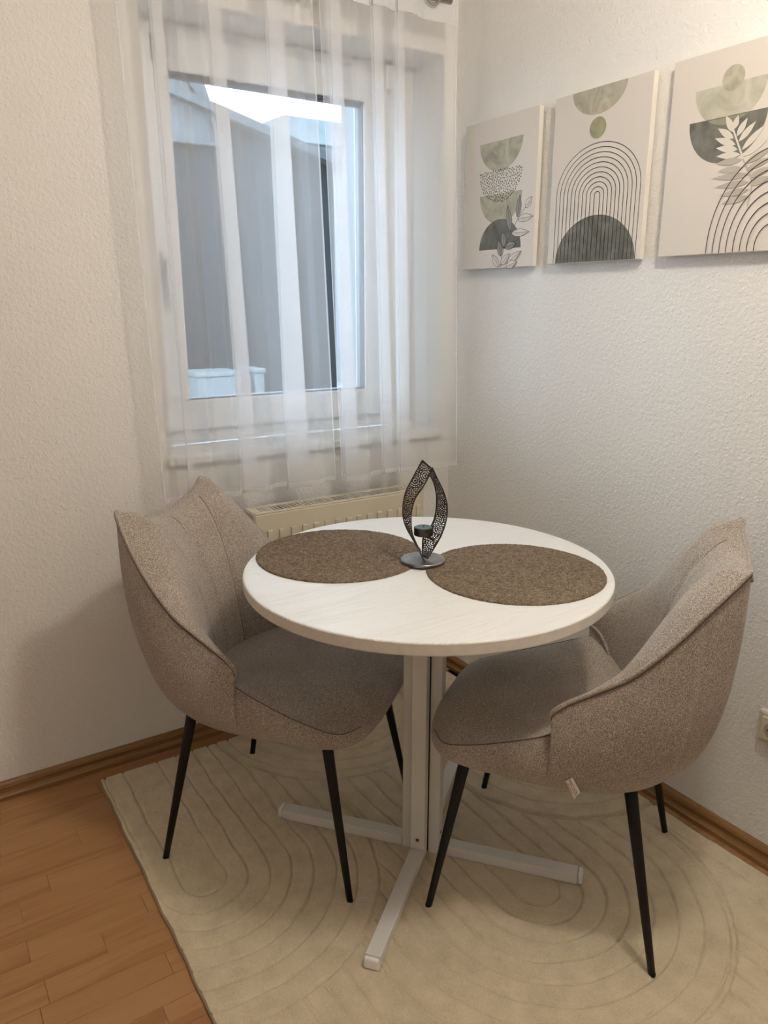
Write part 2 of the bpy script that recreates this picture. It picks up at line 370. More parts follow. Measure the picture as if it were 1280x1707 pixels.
world_child(prism_xz('wall', [(-.9, -.3), (1.53, -.3), (1.53, ln(1.53) - .04), (-.9, ln(-.9) - .04)], 3.5, 6.5, M_NWALL), nb)
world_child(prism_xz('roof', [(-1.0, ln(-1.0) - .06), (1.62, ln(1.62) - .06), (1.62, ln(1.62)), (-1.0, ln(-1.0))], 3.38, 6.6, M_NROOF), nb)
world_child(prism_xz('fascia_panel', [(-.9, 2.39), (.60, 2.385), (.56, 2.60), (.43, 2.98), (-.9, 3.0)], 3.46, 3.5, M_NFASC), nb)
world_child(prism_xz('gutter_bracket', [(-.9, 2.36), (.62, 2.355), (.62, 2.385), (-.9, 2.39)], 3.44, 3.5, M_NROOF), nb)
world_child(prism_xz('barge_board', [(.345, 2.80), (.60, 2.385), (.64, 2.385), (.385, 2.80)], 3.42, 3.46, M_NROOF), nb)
fh = tag(empty('distant_house', (6.5, 12.0, -.3)), 'pale roofed house far behind the dark building', 'building')
world_child(prism_xz('wall', [(4.4, -.3), (9, -.3), (9, 4.2), (4.4, 4.2)], 12, 15, M_XREV), fh)
world_child(prism_xz('roof', [(4.2, 4.2), (9.3, 4.2), (8.8, 4.62), (5.2, 4.62)], 11.8, 15.2, M_SNOW), fh)
sh = tag(empty('shingled_house', (1.6, 2.0, -.3)), 'white shingled facade of a house beside the right window edge', 'building')
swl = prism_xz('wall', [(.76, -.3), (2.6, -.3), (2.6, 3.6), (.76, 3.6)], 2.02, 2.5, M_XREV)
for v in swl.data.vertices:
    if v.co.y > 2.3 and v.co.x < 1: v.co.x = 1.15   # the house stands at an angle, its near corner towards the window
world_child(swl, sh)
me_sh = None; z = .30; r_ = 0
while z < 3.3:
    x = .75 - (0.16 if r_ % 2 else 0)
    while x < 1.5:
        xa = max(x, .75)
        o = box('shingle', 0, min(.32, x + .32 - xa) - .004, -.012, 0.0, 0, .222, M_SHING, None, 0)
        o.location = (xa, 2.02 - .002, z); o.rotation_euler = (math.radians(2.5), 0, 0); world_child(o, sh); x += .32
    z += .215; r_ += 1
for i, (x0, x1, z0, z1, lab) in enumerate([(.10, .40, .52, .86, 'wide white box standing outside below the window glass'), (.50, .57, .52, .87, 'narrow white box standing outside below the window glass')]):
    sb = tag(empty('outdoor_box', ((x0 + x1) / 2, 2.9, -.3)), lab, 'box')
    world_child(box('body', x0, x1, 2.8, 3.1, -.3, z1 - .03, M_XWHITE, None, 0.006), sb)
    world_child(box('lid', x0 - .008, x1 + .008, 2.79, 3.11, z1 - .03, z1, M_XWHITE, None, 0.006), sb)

# ------------------------------------------------------------------ curtains
def curtain(name, label, ctrl, z_top, z_bot, hem_l, hem_r, seed):
    """ctrl: list of (x_top, x_bottom, depth)"""
    root = tag(empty(name, ((ctrl[0][1] + ctrl[-1][1]) / 2, -.1, z_bot)), label, 'curtain', 'sheer window curtains')
    C = np.array(ctrl, float); r = np.random.default_rng(seed)
    S = []  # dense polyline in (xt, xb, d)
    for i in range(len(C) - 1):
        n = max(3, int(abs(C[i + 1, 1] - C[i, 1]) / 0.003) + 2)
        for k in range(n): S.append(C[i] + (C[i + 1] - C[i]) * k / n)
    S.append(C[-1]); S = np.array(S)
    for _ in range(3):
        T = S.copy(); T[1:-1] = (S[:-2] + 2 * S[1:-1] + S[2:]) / 4; S = T
    NR = 44; V = []; m = len(S); ph = r.random() * 6
    arc = np.r_[0, np.cumsum(np.linalg.norm(np.diff(S[:, 1:], axis=0), axis=1))]
    for j in range(NR + 1):
        t = j / NR; z = z_top + (z_bot - z_top) * t
        xs = S[:, 0] * (1 - t) + S[:, 1] * t + 0.0025 * t * np.sin(arc * 60 + t * 5 + ph)
        ys = -.1 - S[:, 2] * (0.75 + .25 * t) + 0.003 * np.sin(arc * 38 + t * 4 + ph) * (.3 + .7 * t)
        zz = z + (0.006 * np.sin(arc * 9 + ph) * t if j == NR else 0)
        for i in range(m): V.append((xs[i] - root.location.x, ys[i] - root.location.y, (zz[i] if np.ndim(zz) else zz) - root.location.z))
    V = np.array(V)
    Fc = [(j * m + i, j * m + i + 1, (j + 1) * m + i + 1, (j + 1) * m + i) for j in range(NR) for i in range(m - 1)]
    mesh_obj('voile', V, Fc, M_SHEER, root, True)
    G = V.reshape(NR + 1, m, 3)
    def strip(nm, A, B, mat, off=0.0012):
        a = A.copy(); b = B.copy(); a[:, 1] -= off; b[:, 1] -= off; k = len(a)
        mesh_obj(nm, np.r_[a, b], [(i, i + 1, k + i + 1, k + i) for i in range(k - 1)], mat, root, True)
    bot = G[NR]; up = G[NR] + (G[NR - 1] - G[NR]) * 0.45
    strip('bottom_hem', bot, up, M_HEM)
    for flag, i0, i1 in ((hem_l, 0, 2), (hem_r, m - 3, m - 1)):
        if flag: strip('side_hem', G[:, i0], G[:, i1], M_HEM)
    # heading tape and eyelets, double layer of cloth above z 2.06
    hz = 2.055 - root.location.z
    rows = [j for j in range(NR + 1) if G[j, 0, 2] >= hz - .02]; j = rows[-1]
    strip('heading_tape', G[0], G[j], M_HEAD)
    return root, S
HT = 2.16; HB = 0.782
def lc(xt, xb, d): return (xt, xb, d)
def pleat(lt, lb, rt, rb, d, layers=5):
    """cloth folded back on itself between a left and a right edge (top / bottom positions)"""
    out = []
    for k in range(layers - 1):
        e = .0015 * k
        out.append((rt - e, rb - e, d + .0065 * k) if k % 2 == 0 else (lt + e, lb + e, d + .0065 * k))
    return out
left_ctrl = [(-1.056, -1.032, .004), (-1.036, -1.009, .002), (-1.0, -.982, -.012)] + pleat(-.983, -.965, -.937, -.937, -.014, 5) + [(-.930, -.925, .012), (-.922, -.898, .022), (-.90, -.868, -.006), (-.866, -.822, .016), (-.850, -.815, .0)] \
    + pleat(-.848, -.813, -.806, -.749, -.006, 5) + [(-.79, -.738, .022), (-.745, -.70, -.004)] + pleat(-.691, -.671, -.635, -.586, -.010, 5) + [(-.62, -.57, .020), (-.595, -.545, .004), (-.570, -.523, .014), (-.562, -.516, .018)]
right_ctrl = [(-.547, -.500, .026), (-.54, -.492, .018), (-.522, -.488, .0)] + pleat(-.515, -.484, -.472, -.416, -.006, 5) + [(-.455, -.40, .022), (-.425, -.37, -.004)] + pleat(-.384, -.343, -.338, -.293, -.008, 5) + [(-.334, -.288, .020), (-.31, -.288, .002)] \
    + pleat(-.300, -.286, -.266, -.226, -.010, 5) + [(-.255, -.215, .022), (-.20, -.16, -.008), (-.14, -.10, .0), (-.104, -.060, .004), (-.090, -.044, .004)]
cL, SL = curtain('sheer_curtain', 'white sheer curtain panel hanging over the left of the window', left_ctrl, HT, HB, True, True, 1)
cR, SR = curtain('sheer_curtain', 'white sheer curtain panel hanging beside the room corner', right_ctrl, HT, HB, True, True, 2)
def eyelet(root, x, yy, z):
    R, r = 0.0225, 0.0045; V = []; Fc = []; n, k = 28, 8
    for i in range(n):
        a = 2 * math.pi * i / n
        for j in range(k):
            b = 2 * math.pi * j / k; rr = R + r * math.cos(b); V.append((x + rr * math.cos(a) - root.location.x, yy + .7 * r * math.sin(b) - root.location.y, z + rr * math.sin(a) - root.location.z))
    for i in range(n):
        for j in range(k): Fc.append((i * k + j, ((i + 1) % n) * k + j, ((i + 1) % n) * k + (j + 1) % k, i * k + (j + 1) % k))
    mesh_obj('eyelet', V, Fc, M_CHROME, root, True)
for x, d in ((-1.0, .0), (-.87, .01), (-.72, .0), (-.61, .0)): eyelet(cL, x, -.104 - d, 2.124)
for x, d in ((-.49, .006), (-.36, .004), (-.28, .004), (-.176, 0.008)): eyelet(cR, x, -.104 - d, 2.124)
rod = tag(empty('curtain_rod', (-.56, -.1, 2.124)), 'metal curtain rod carrying the sheer curtains', 'curtain rod')
world_child(tube('rod', [(-1.2, -.104, 2.124), (-.11, -.104, 2.124)], .011, M_CHROME, None, 14), rod)
for x in (-1.14, -.55):
    world_child(boxes('bracket', [(x - .008, x + .008, -.104, 0.0, 2.104, 2.114), (x - .014, x + .014, -.006, 0, 2.07, 2.14)], M_CHROME, None, .001), rod)

# ------------------------------------------------------------------ radiator
rad = tag(empty('radiator', (-.493, -.09, .10)), 'cream panel radiator with slotted top grille below the window', 'radiator')
RXa, RXb, RYf, RYb, RZt, RZb = -.786, -.200, -.132, -.046, .722, .14
world_child(boxes('back_panel', [(RXa + .004, RXb - .004, RYb - .012, RYb, RZb, RZt - .02), (RXa + .02, RXb - .02, RYf + .012, RYb - .012, RZb + .02, RZt - .03)], M_RAD), rad)
world_child(box('front_panel', RXa, RXb, RYf, RYf + .012, RZb, RZt - .0035, M_RAD, None, .003), rad)
x = RXa + .035
while x < RXb - .03:
    world_child(box('flute', x, x + .0175, RYf - .006, RYf + .002, RZb + .04, RZt - .052, M_RAD, None, .002), rad); x += .0372
# top grille with real slots
bars = [(RXa + .002, RXb - .002, RYf + .002, RYf + .017, RZt - .0025, RZt), (RXa + .002, RXb - .002, RYb - .02, RYb, RZt - .0025, RZt), (RXa + .002, RXa + .030, RYf + .022, RYb - .02, RZt - .0025, RZt), (RXb - .030, RXb - .002, RYf + .022, RYb - .02, RZt - .0025, RZt)]
gr = world_child(boxes('top_grille', bars, M_RAD, None, .0012), rad)
me = None; x = RXa + .036
while x < RXb - .036:
    o = box('grille_bar', x, x + .0032, RYf + .016, RYb - .018, RZt - .0012, RZt - .0003, M_RAD); o.parent = gr; x += .0128
dk = world_child(box('convector_shade', RXa + .022, RXb - .022, RYf + .014, RYb - .014, RZb + .03, RZt - .022, M_DARK), rad)  # near-black box inside the radiator, shade of the slots put into its colour
for xs in (RXa, RXb):
    s = -1 if xs == RXa else 1
    world_child(box('side_cover', min(xs, xs + s * .003), max(xs, xs + s * .003), RYf + .004, RYb, RZb + .02, RZt - .002, M_RAD, None, .001), rad)
pl_ = world_child(tube('air_vent', [(RXa - .001, -.075, .675), (RXa - .016, -.075, .675)], .010, M_DARK, None, 16), rad)
for x in (-.72, -.27): world_child(boxes('wall_bracket', [(x - .02, x + .02, RYb, 0, .66, .68), (x - .02, x + .02, RYb, 0, .20, .22)], M_RAD), rad)
world_child(tube('supply_pipe', [(-.74, -.058, .15), (-.74, -.058, .0)], .008, M_RAD, None, 12), rad)
world_child(tube('supply_pipe', [(-.70, -.058, .15), (-.70, -.058, .0)], .008, M_RAD, None, 12), rad)

# ------------------------------------------------------------------ canvas prints
PW, PH, PD, GAP = 0.313, 0.413, 0.0165, 0.007
class Print:
    """local: u mm to the right, v mm up, on the canvas face; pieces stack outwards by hundredths of a mm"""
    def __init__(s, y_left, z0, label):
        s.root = tag(empty('canvas_print', (-PD / 2 - GAP, y_left - PW / 2, z0)), label, 'picture', 'canvas prints on the wall'); s.y, s.z0, s.k = y_left, z0, 0
        fr = box('canvas', -PD / 2, PD / 2 - .0005, -PW / 2, PW / 2, 0, PH, M_CANVAS, s.root, .0015)
        boxes('hanger', [(PD / 2 - .001, PD / 2 + GAP, -.05, -.03, PH - .06, PH - .03), (PD / 2 - .001, PD / 2 + GAP, .03, .05, PH - .06, PH - .03), (PD / 2 - .001, PD / 2 + GAP, -.05, -.03, .03, .05), (PD / 2 - .001, PD / 2 + GAP, .03, .05, .03, .05)], M_CANVSIDE, s.root)
        fr.data.materials.append(M_CANVSIDE)
        for p in fr.data.polygons:
            if abs(p.normal.x) < .5: p.material_index = 1
    def P(s, u, v, h): return (-PD / 2 - h, PW / 2 - u / 1000, v / 1000)
    def poly(s, name, pts, mat, label=None):
        s.k += 1; h = .00006 * s.k; n = len(pts); V = [s.P(u, v, h) for u, v in pts] + [s.P(u, v, 0) for u, v in pts]
        o = mesh_obj(name, V, [tuple(range(n))] + [(k, (k + 1) % n, n + (k + 1) % n, n + k) for k in range(n)], mat, s.root)
        bm = bmesh.new(); bm.from_mesh(o.data); bmesh.ops.recalc_face_normals(bm, faces=bm.faces); bm.to_mesh(o.data); bm.free()
        if label: o['label'] = label
        return o
    def half(s, name, cx, cy, r, up, mat, ry=None, a0=0, label=None, clip=None):
        ry = ry or r; A = np.linspace(0, math.pi, 40); pts = [(cx + r * math.cos(a), cy + (ry * math.sin(a) if up else -ry * math.sin(a))) for a in A]
        if clip: pts = [(min(max(u, clip[0]), clip[1]), min(max(v, clip[2]), clip[3])) for u, v in pts]
        return s.poly(name, pts, mat, label)
    def disc(s, name, cx, cy, rx, ry, mat): return s.poly(name, [(cx + rx * math.cos(a), cy + ry * math.sin(a)) for a in np.linspace(0, 2 * math.pi, 40)[:-1]], mat)
    def line(s, name, pts, w, mat):
        s.k += 1; h = .00006 * s.k; P = np.array(pts, float); T = np.gradient(P, axis=0); T /= np.linalg.norm(T, axis=1)[:, None] + 1e-9; N = np.stack([-T[:, 1], T[:, 0]], 1) * w / 2
        A = P + N; B = P - N; n = len(P); V = [s.P(u, v, h) for u, v in A] + [s.P(u, v, h) for u, v in B]
        return mesh_obj(name, V, [(i, n + i, n + i + 1, i + 1) for i in range(n - 1)], mat, s.root)
    def multi(s, name, polys, mat):
        s.k += 1; h = .00006 * s.k; V = []; Fc = []
        for pts in polys:
            b = len(V); V += [s.P(u, v, h) for u, v in pts]; Fc.append(tuple(range(b, b + len(pts))))
        return mesh_obj(name, V, Fc, mat, s.root)
def leafpts(a, b, w, n=12):
    a, b = np.array(a, float), np.array(b, float); d = b - a; L = np.linalg.norm(d); d /= L; nn = np.array([-d[1], d[0]]); t = np.linspace(0, 1, n)
    prof = w / 2 * np.sin(np.pi * t ** .85); return [tuple(a + d * L * x + nn * p) for x, p in zip(t, prof)] + [tuple(a + d * L * x - nn * p) for x, p in zip(t[::-1][1:-1], prof[::-1][1:-1])]
Z0 = 1.400
p1 = Print(-.083, Z0, 'smallest canvas print nearest the corner, stacked sage half circles and leaf branch')
p1.half('half_circle', 160, 350, 93, False, M_SAGE, 82, label='pale sage half circle')
p1.half('half_circle', 165, 207, 92, False, M_SAGE, 84, label='sage half circle')
p1.half('half_circle', 169, 53, 92, True, M_SLATE, 84, label='dark slate dome')
dd = []; rr_ = random.Random(3)
for _ in range(5000):
    u, v = rr_.uniform(66, 256), rr_.uniform(184, 271)
    if ((u - 161) / 93) ** 2 + ((v - 271) / 87) ** 2 < 1 and all((u - a) ** 2 + (v - b) ** 2 > 34 for a, b in dd): dd.append((u, v))
fl = []
for u, v in dd:
    a = rr_.uniform(-.5, 1.2) + math.pi / 2; c_, s_ = math.cos(a), math.sin(a); L, w = 2.5, 1.25
    fl.append([(u + L * c_ - w * s_, v + L * s_ + w * c_), (u - L * c_ - w * s_, v - L * s_ + w * c_), (u - L * c_ + w * s_, v - L * s_ - w * c_), (u + L * c_ + w * s_, v + L * s_ - w * c_)])
o = p1.multi('fleck_pattern', fl, M_INK); o['kind'] = 'stuff'; o['label'] = 'black flecks filling a half circle'
stem = catmull([(176, 1), (188, 47), (216, 91), (247, 134), (274, 160), (286, 172)], 8)
p1.line('stem', stem, 1.4, M_INK)
for a, b, wash in [((274, 158), (300, 185), 1), ((243, 130), (308, 133), 1), ((243, 135), (250, 195), 2), ((220, 93), (294, 93), 1), ((216, 99), (199, 172), 2), ((195, 56), (242, 65), 2), ((192, 56), (185, 101), 2), ((178, 32), (167, 80), 2), ((179, 8), (218, 38), 1), ((207, 10), (265, 43), 1), ((172, 3), (140, 39), 1), ((205, 2), (250, 14), 1)]:
    pts = leafpts(a, b, 21)
    lf = p1.poly('leaf', pts, M_PLEAF if wash == 2 else M_CANVAS)
    ol = p1.line('leaf_outline', pts + [pts[0]], 1.1, M_INK); md = p1.line('leaf_vein', [a, ((a[0] + b[0]) / 2, (a[1] + b[1]) / 2), b], .9, M_INK)
    hatch = []
    A_, B_ = np.array(a, float), np.array(b, float); d_ = (B_ - A_) / np.linalg.norm(B_ - A_); n_ = np.array([-d_[1], d_[0]])
    for tt in np.linspace(.25, .85, 7):
        c0 = A_ + (B_ - A_) * tt; c1 = c0 - n_ * 21 / 2 * math.sin(math.pi * tt ** .85) * .8 + d_ * 4; e = d_ * .35
        hatch.append([tuple(c0 + e), tuple(c1 + e), tuple(c1 - e), tuple(c0 - e)])
    ht = p1.multi('leaf_hatching', hatch, M_INK)
    for q in (ol, md, ht): q.parent = lf
p2 = Print(-.454, Z0 + .002, 'middle canvas print of nested black arches over a slate dome')
p2.half('half_circle', 149, 412, 88, False, M_SAGE, 62); p2.disc('circle', 152, 319, 27, 25, M_SAGE2)
p2.half('half_circle', 164, 1, 134, True, M_SLATE, 113, label='dark slate dome')
for i in range(11):
    f = i / 10; r = 138 * (1 - f) + 9 * f; cx = 161 * (1 - f) + 165 * f; top = 284 - i * 11.5; cy = top - min(r * .82, 112)
    A = np.linspace(0, math.pi, 36); ry = top - cy
    pts = [(cx + r, 1), (cx + r, cy / 2)] + [(cx + r * math.cos(a), cy + ry * math.sin(a)) for a in A] + [(cx - r, cy / 2), (cx - r, 1)]
    p2.line('arch_line', pts, 1.7, M_INK)
p3 = Print(-.821, Z0 + .004, 'canvas print at the photo edge with pale fern and black arches')
p3.half('half_circle', 146, 341, 84, False, M_SAGEL, 80, label='pale sage half circle'); 
p3.half('half_circle', 146, 278, 92, False, M_SLATE, 92, label='dark slate half circle')
A = np.linspace(math.pi, 2 * math.pi, 40); pts = [(146 + 83 * math.cos(a), 341 + 79 * math.sin(a)) for a in A]; pts = [p for p in pts if p[1] < 277]
p3.poly('overlap', pts, watercolor('print_sage_overlap', (0.30, 0.28, 0.20), .2)); p3.disc('circle', 151, 350, 26, 25, M_SAGE)
p3.line('fern_stem', catmull([(157, 262), (175, 226), (195, 187), (221, 139)], 8), 4, M_CREAMLEAF)
for a, b, g in [((164, 244), (143, 279), 0), ((165, 249), (172, 275), 0), ((167, 231), (127, 257), 0), ((173, 218), (122, 238), 0), ((179, 208), (127, 218), 0), ((187, 197), (130, 201), 0), ((174, 234), (194, 266), 0), ((180, 223), (214, 256), 0), ((189, 205), (236, 246), 0), ((194, 192), (250, 222), 0),
                ((192, 186), (131, 186), 1), ((194, 170), (138, 170), 1), ((214, 155), (125, 157), 1), ((214, 140), (135, 138), 1), ((216, 125), (150, 120), 1), ((217, 112), (155, 103), 1), ((200, 178), (258, 200), 1), ((206, 166), (262, 182), 1), ((214, 150), (266, 164), 1), ((218, 135), (262, 145), 1)]:
    p3.poly('fern_leaf', leafpts(a, b, 14), M_GREYLEAF if g else M_CREAMLEAF)
p3.line('fern_stem', catmull([(195, 187), (221, 139), (221, 115), (217, 92)], 8), 3, M_GREYLEAF)
for i in range(8):
    r = 150 - i * 16.4; cx = 279; u = []; ry = 196 - i * 21.5
    for a in np.linspace(math.pi, math.pi / 2 - .3, 40):
        uu, vv = cx + r * math.cos(a), 8 + ry * math.sin(a)
        if uu < 311: u.append((uu, vv))
    p3.line('arch_line', [(cx - r, 1)] + u, 1.9, M_INK)

# ------------------------------------------------------------------ wall socket
so = tag(empty('wall_socket', (0, -1.252, .353)), 'cream wall socket on the right wall near the skirting', 'socket')
def so_box(nm, y0, y1, z0, z1, x0, x1, mat, b=0.003, par=None):
    o = box(nm, x0, x1, y0, y1, z0, z1, mat, par or so, b); return o
so_box('back_plate', -.0405, .0405, -.0405, .0405, -.016, 0, M_SOCK, .006)
ins = so_box('insert', -.028, .028, -.028, .028, -.021, -.012, M_SOCK, .002)
bm = bmesh.new(); bmesh.ops.create_cone(bm, cap_ends=True, segments=32, radius1=.0195, radius2=.0195, depth=.002); bmesh.ops.rotate(bm, verts=bm.verts, matrix=Matrix.Rotation(math.pi / 2, 3, 'Y')); bmesh.ops.translate(bm, verts=bm.verts, vec=(-.0212, 0, 0)); bm_obj('recess_shade', bm, plain('socket_recess_shade', (.42, .37, .29), .4), ins)  # flat disc in darker plastic, shade of the hollow painted in
for yy in (-.0095, .0095):
    bm = bmesh.new(); bmesh.ops.create_cone(bm, cap_ends=True, segments=16, radius1=.0028, radius2=.0028, depth=.002); bmesh.ops.rotate(bm, verts=bm.verts, matrix=Matrix.Rotation(math.pi / 2, 3, 'Y')); bmesh.ops.translate(bm, verts=bm.verts, vec=(-.0222, yy, 0)); bm_obj('pin_hole', bm, M_BRASS, ins)
for zz in (-.017, .017): so_box('earth_clip', -.003, .003, zz - .003, zz + .003, -.024, -.0205, M_BRASS, .0005, ins)

# ------------------------------------------------------------------ rug
RUGX0, RUGX1, RUGY0, RUGY1, RUGT = -1.262, -.042, -1.77, -.068, .011
def rug():
    root = tag(empty('rug', ((RUGX0 + RUGX1) / 2, (RUGY0 + RUGY1) / 2, 0)), 'cream low pile rug with carved arch lines under table and chairs', 'rug')
    st = .0027; nx = int((RUGX1 - RUGX0) / st) + 1; ny = int((RUGY1 - RUGY0) / st) + 1
    xs = np.linspace(RUGX0, RUGX1, nx); ys = np.linspace(RUGY0, RUGY1, ny); X, Y = np.meshgrid(xs, ys)
    def fld(cx, cy, sg): # arch field: legs towards sg*y, cap on the other side
        return np.where((Y - cy) * sg > 0, np.abs(X - cx), np.hypot(X - cx, Y - cy))
    warp = .0022 * np.sin(X * 31 + Y * 17) + .0012 * np.sin(Y * 53 - X * 21)
    X0, Y0_ = X, Y; X = X + warp; Y = Y + .6 * warp
    fA, fB, fC, fD = fld(-1.15, -.6, 1), np.hypot(X + .53, Y + .08), fld(-.525, -1.04, 1), np.hypot(X + .06, Y + .62)
    fE, fG = fld(-.95, -1.58, 1), fld(-.2, -1.80, 1)
    f = np.full_like(X, -1.0); done = np.zeros_like(X, bool); sid = np.zeros_like(X, int)
    for k, (ff, lim) in enumerate([(fB, .392), (fD, .365), (fA, .405), (fC, .415), (fG, .40), (fE, .60)]):
        mk = (~done) & (ff < lim); f[mk] = ff[mk]; sid[mk] = k + 1; done |= mk
    sp = .0505; ph = np.abs((f / sp) - np.round(f / sp)) * sp
    groove = np.exp(-(ph / .0027) ** 2); groove[f < .02] = 0; groove[~done] = 0
    eb = np.zeros_like(groove); ch = (sid[1:, :] != sid[:-1, :]); eb[1:, :][ch] = 1; ch = (sid[:, 1:] != sid[:, :-1]); eb[:, 1:][ch] = 1
    eb = np.maximum.reduce([eb, np.roll(eb, 1, 0), np.roll(eb, -1, 0), np.roll(eb, 1, 1)]); groove = np.maximum(groove, eb * .8)
    nz = rng.random(groove.shape); sm = nz.copy()
    for _ in range(2): sm = (sm + np.roll(sm, 1, 0) + np.roll(sm, -1, 0) + np.roll(sm, 1, 1) + np.roll(sm, -1, 1)) / 5
    lo = rng.random((ny // 12 + 2, nx // 12 + 2)); 
    def up(a):
        iy = np.linspace(0, a.shape[0] - 1.001, ny); ix = np.linspace(0, a.shape[1] - 1.001, nx); y0 = iy.astype(int); x0 = ix.astype(int); fy = (iy - y0)[:, None]; fx = (ix - x0)[None, :]; fy = fy * fy * (3 - 2 * fy); fx = fx * fx * (3 - 2 * fx)
        return a[y0][:, x0] * (1 - fy) * (1 - fx) + a[y0 + 1][:, x0] * fy * (1 - fx) + a[y0][:, x0 + 1] * (1 - fy) * fx + a[y0 + 1][:, x0 + 1] * fy * fx
    Z = RUGT + (sm - .5) * .0030 + (up(lo) - .5) * .0018 - groove * .0064 * (.6 + .6 * up(rng.random((ny // 7 + 2, nx // 7 + 2))))
    ed = np.minimum.reduce([X0 - RUGX0, RUGX1 - X0, Y0_ - RUGY0, RUGY1 - Y0_]); Z -= .006 * np.exp(-ed / .004)
    X = X0 + 0; Y = Y0_ + 0
    wob = .0012 * np.sin(Y * 23) + .0009 * np.sin(Y * 61); X = X + wob * np.exp(-(X0 - RUGX0) / .05)
    cx, cy = root.location.x, root.location.y
    V = np.stack([X - cx, Y - cy, Z], -1).reshape(-1, 3)
    idx = np.arange(nx * ny).reshape(ny, nx); Q = np.stack([idx[:-1, :-1], idx[:-1, 1:], idx[1:, 1:], idx[1:, :-1]], -1).reshape(-1, 4)
    me = bpy.data.meshes.new('pile'); me.vertices.add(len(V)); me.vertices.foreach_set('co', V.astype(np.float32).ravel())
    me.loops.add(Q.size); me.loops.foreach_set('vertex_index', Q.astype(np.int32).ravel()); me.polygons.add(len(Q)); me.polygons.foreach_set('loop_start', np.arange(0, Q.size, 4, dtype=np.int32)); me.polygons.foreach_set('loop_total', np.full(len(Q), 4, np.int32))
    me.update(calc_edges=True); me.polygons.foreach_set('use_smooth', [True] * len(Q)); me.materials.append(M_RUG)
    o = bpy.data.objects.new('pile', me); COL.objects.link(o); o.parent = root
    # bound edge all round
    pts = []
    for p, q in [((RUGX0, RUGY0), (RUGX1, RUGY0)), ((RUGX1, RUGY0), (RUGX1, RUGY1)), ((RUGX1, RUGY1), (RUGX0, RUGY1)), ((RUGX0, RUGY1), (RUGX0, RUGY0))]:
        for t in np.linspace(0, 1, 60)[:-1]:
            xx, yy = p[0] + (q[0] - p[0]) * t, p[1] + (q[1] - p[1]) * t
            if p[0] == RUGX0 == q[0]: xx += .0012 * math.sin(yy * 23) + .0009 * math.sin(yy * 61)
            pts.append((xx - cx, yy - cy, .0035))
    tube('edge_binding', pts, .0034, M_RUGB, root, 8, True)
    return root
rug()
FLOORZ = .0095   # where furniture feet press into the pile

# ------------------------------------------------------------------ table
TX, TY, TH, TT, TR = -.6621, -.7833, .740, .026, .400
tab = tag(empty('round_table', (TX, TY, FLOORZ)), 'round white dining table with woodgrain top and four-footed post base', 'table')
zt = TH - FLOORZ
top = lathe('table_top', [(0, zt), (TR - .010, zt), (TR - .006, zt), (TR - .004, zt), (TR - .0015, zt - .001), (TR - .0004, zt - .0025), (TR - .0004, zt - .003), (0, zt - .003)], M_TABLE, tab, 128)
lathe('edge_band', [(0, zt - .003), (TR, zt - .003), (TR, zt - TT + .003), (TR - .002, zt - TT), (0, zt - TT)], M_TEDGE, top, 128)
FA = math.atan2(-.237, -.294)
plate = box('mount_plate', -.13, .13, -.13, .13, zt - TT - .006, zt - TT, M_TLEG, tab, .001, Matrix.Rotation(FA, 4, 'Z'))
for k in range(4):
    Mx = Matrix.Rotation(FA + k * math.pi / 2, 4, 'Z')
    post = box('post', .019, .046, -.0175, .0175, .0, zt - TT - .006, M_TLEG, tab, .002, Mx)
    foot = box('foot', .047, .372, -.0165, .0165, .002, .028, M_TLEG, tab, .002, Mx)
    bm = bmesh.new(); add_box(bm, .372, .384, -.0168, .0168, .0015, .0285, .0055, Mx, 3); bm_obj('end_cap', bm, M_CAP, foot, True)
    bm = bmesh.new(); bmesh.ops.create_cone(bm, cap_ends=True, segments=16, radius1=.0045, radius2=.0038, depth=.003); bmesh.ops.rotate(bm, verts=bm.verts, matrix=Matrix.Rotation(math.pi / 2, 3, 'Y')); bmesh.ops.translate(bm, verts=bm.verts, vec=(.0465, 0, .052))
    for v in bm.verts: v.co = Mx @ v.co
    bm_obj('screw', bm, M_BRASS, post)
    for rr2 in (.10, .34):
        bm = bmesh.new(); bmesh.ops.create_cone(bm, cap_ends=True, segments=16, radius1=.010, radius2=.010, depth=.003); bmesh.ops.translate(bm, verts=bm.verts, vec=(rr2, 0, .0008))
        for v in bm.verts: v.co = Mx @ v.co
        bm_obj('glide_pad', bm, M_DARK, foot)
box('post_gap_shade', -.018, .018, -.018, .018, .004, zt - TT - .006, M_DARK, tab, 0, Matrix.Rotation(FA, 4, 'Z'))  # solid near-black filler, the shade between the posts painted in

# ------------------------------------------------------------------ placemats
def placemat(loc, label, seed):
    root = tag(empty('placemat', (loc[0], loc[1], TH)), label, 'placemat', 'placemats on the table'); r = np.random.default_rng(seed)
    R, NRr, NA = .190, 64, 300; V = [(0, 0, .0035)]; Fc = []
    for i in range(1, NRr + 1):
        for k in range(NA):
            a = 2 * math.pi * k / NA; rad = R * i / NRr
            zz = .0032 + (r.random() - .5) * .0016 * min(1, i / 20)
            if i == NRr: zz = .0; rad += r.random() * .0012
            elif i == NRr - 1: rad = R + r.random() * .002 - .0005; zz = .0022 + r.random() * .001
            V.append((rad * math.cos(a), rad * math.sin(a), zz))
    for k in range(NA): Fc.append((0, 1 + k, 1 + (k + 1) % NA))
    for i in range(NRr - 1):
        for k in range(NA):
            k2 = (k + 1) % NA; Fc.append((1 + i * NA + k, 1 + (i + 1) * NA + k, 1 + (i + 1) * NA + k2, 1 + i * NA + k2))
    mesh_obj('woven_disc', V, Fc, M_MAT, root, True)
    lathe('backing', [(0, .0004), (R - .002, .0004), (R - .002, .0014), (0, .0014)], M_MAT, root, 64)
    return root
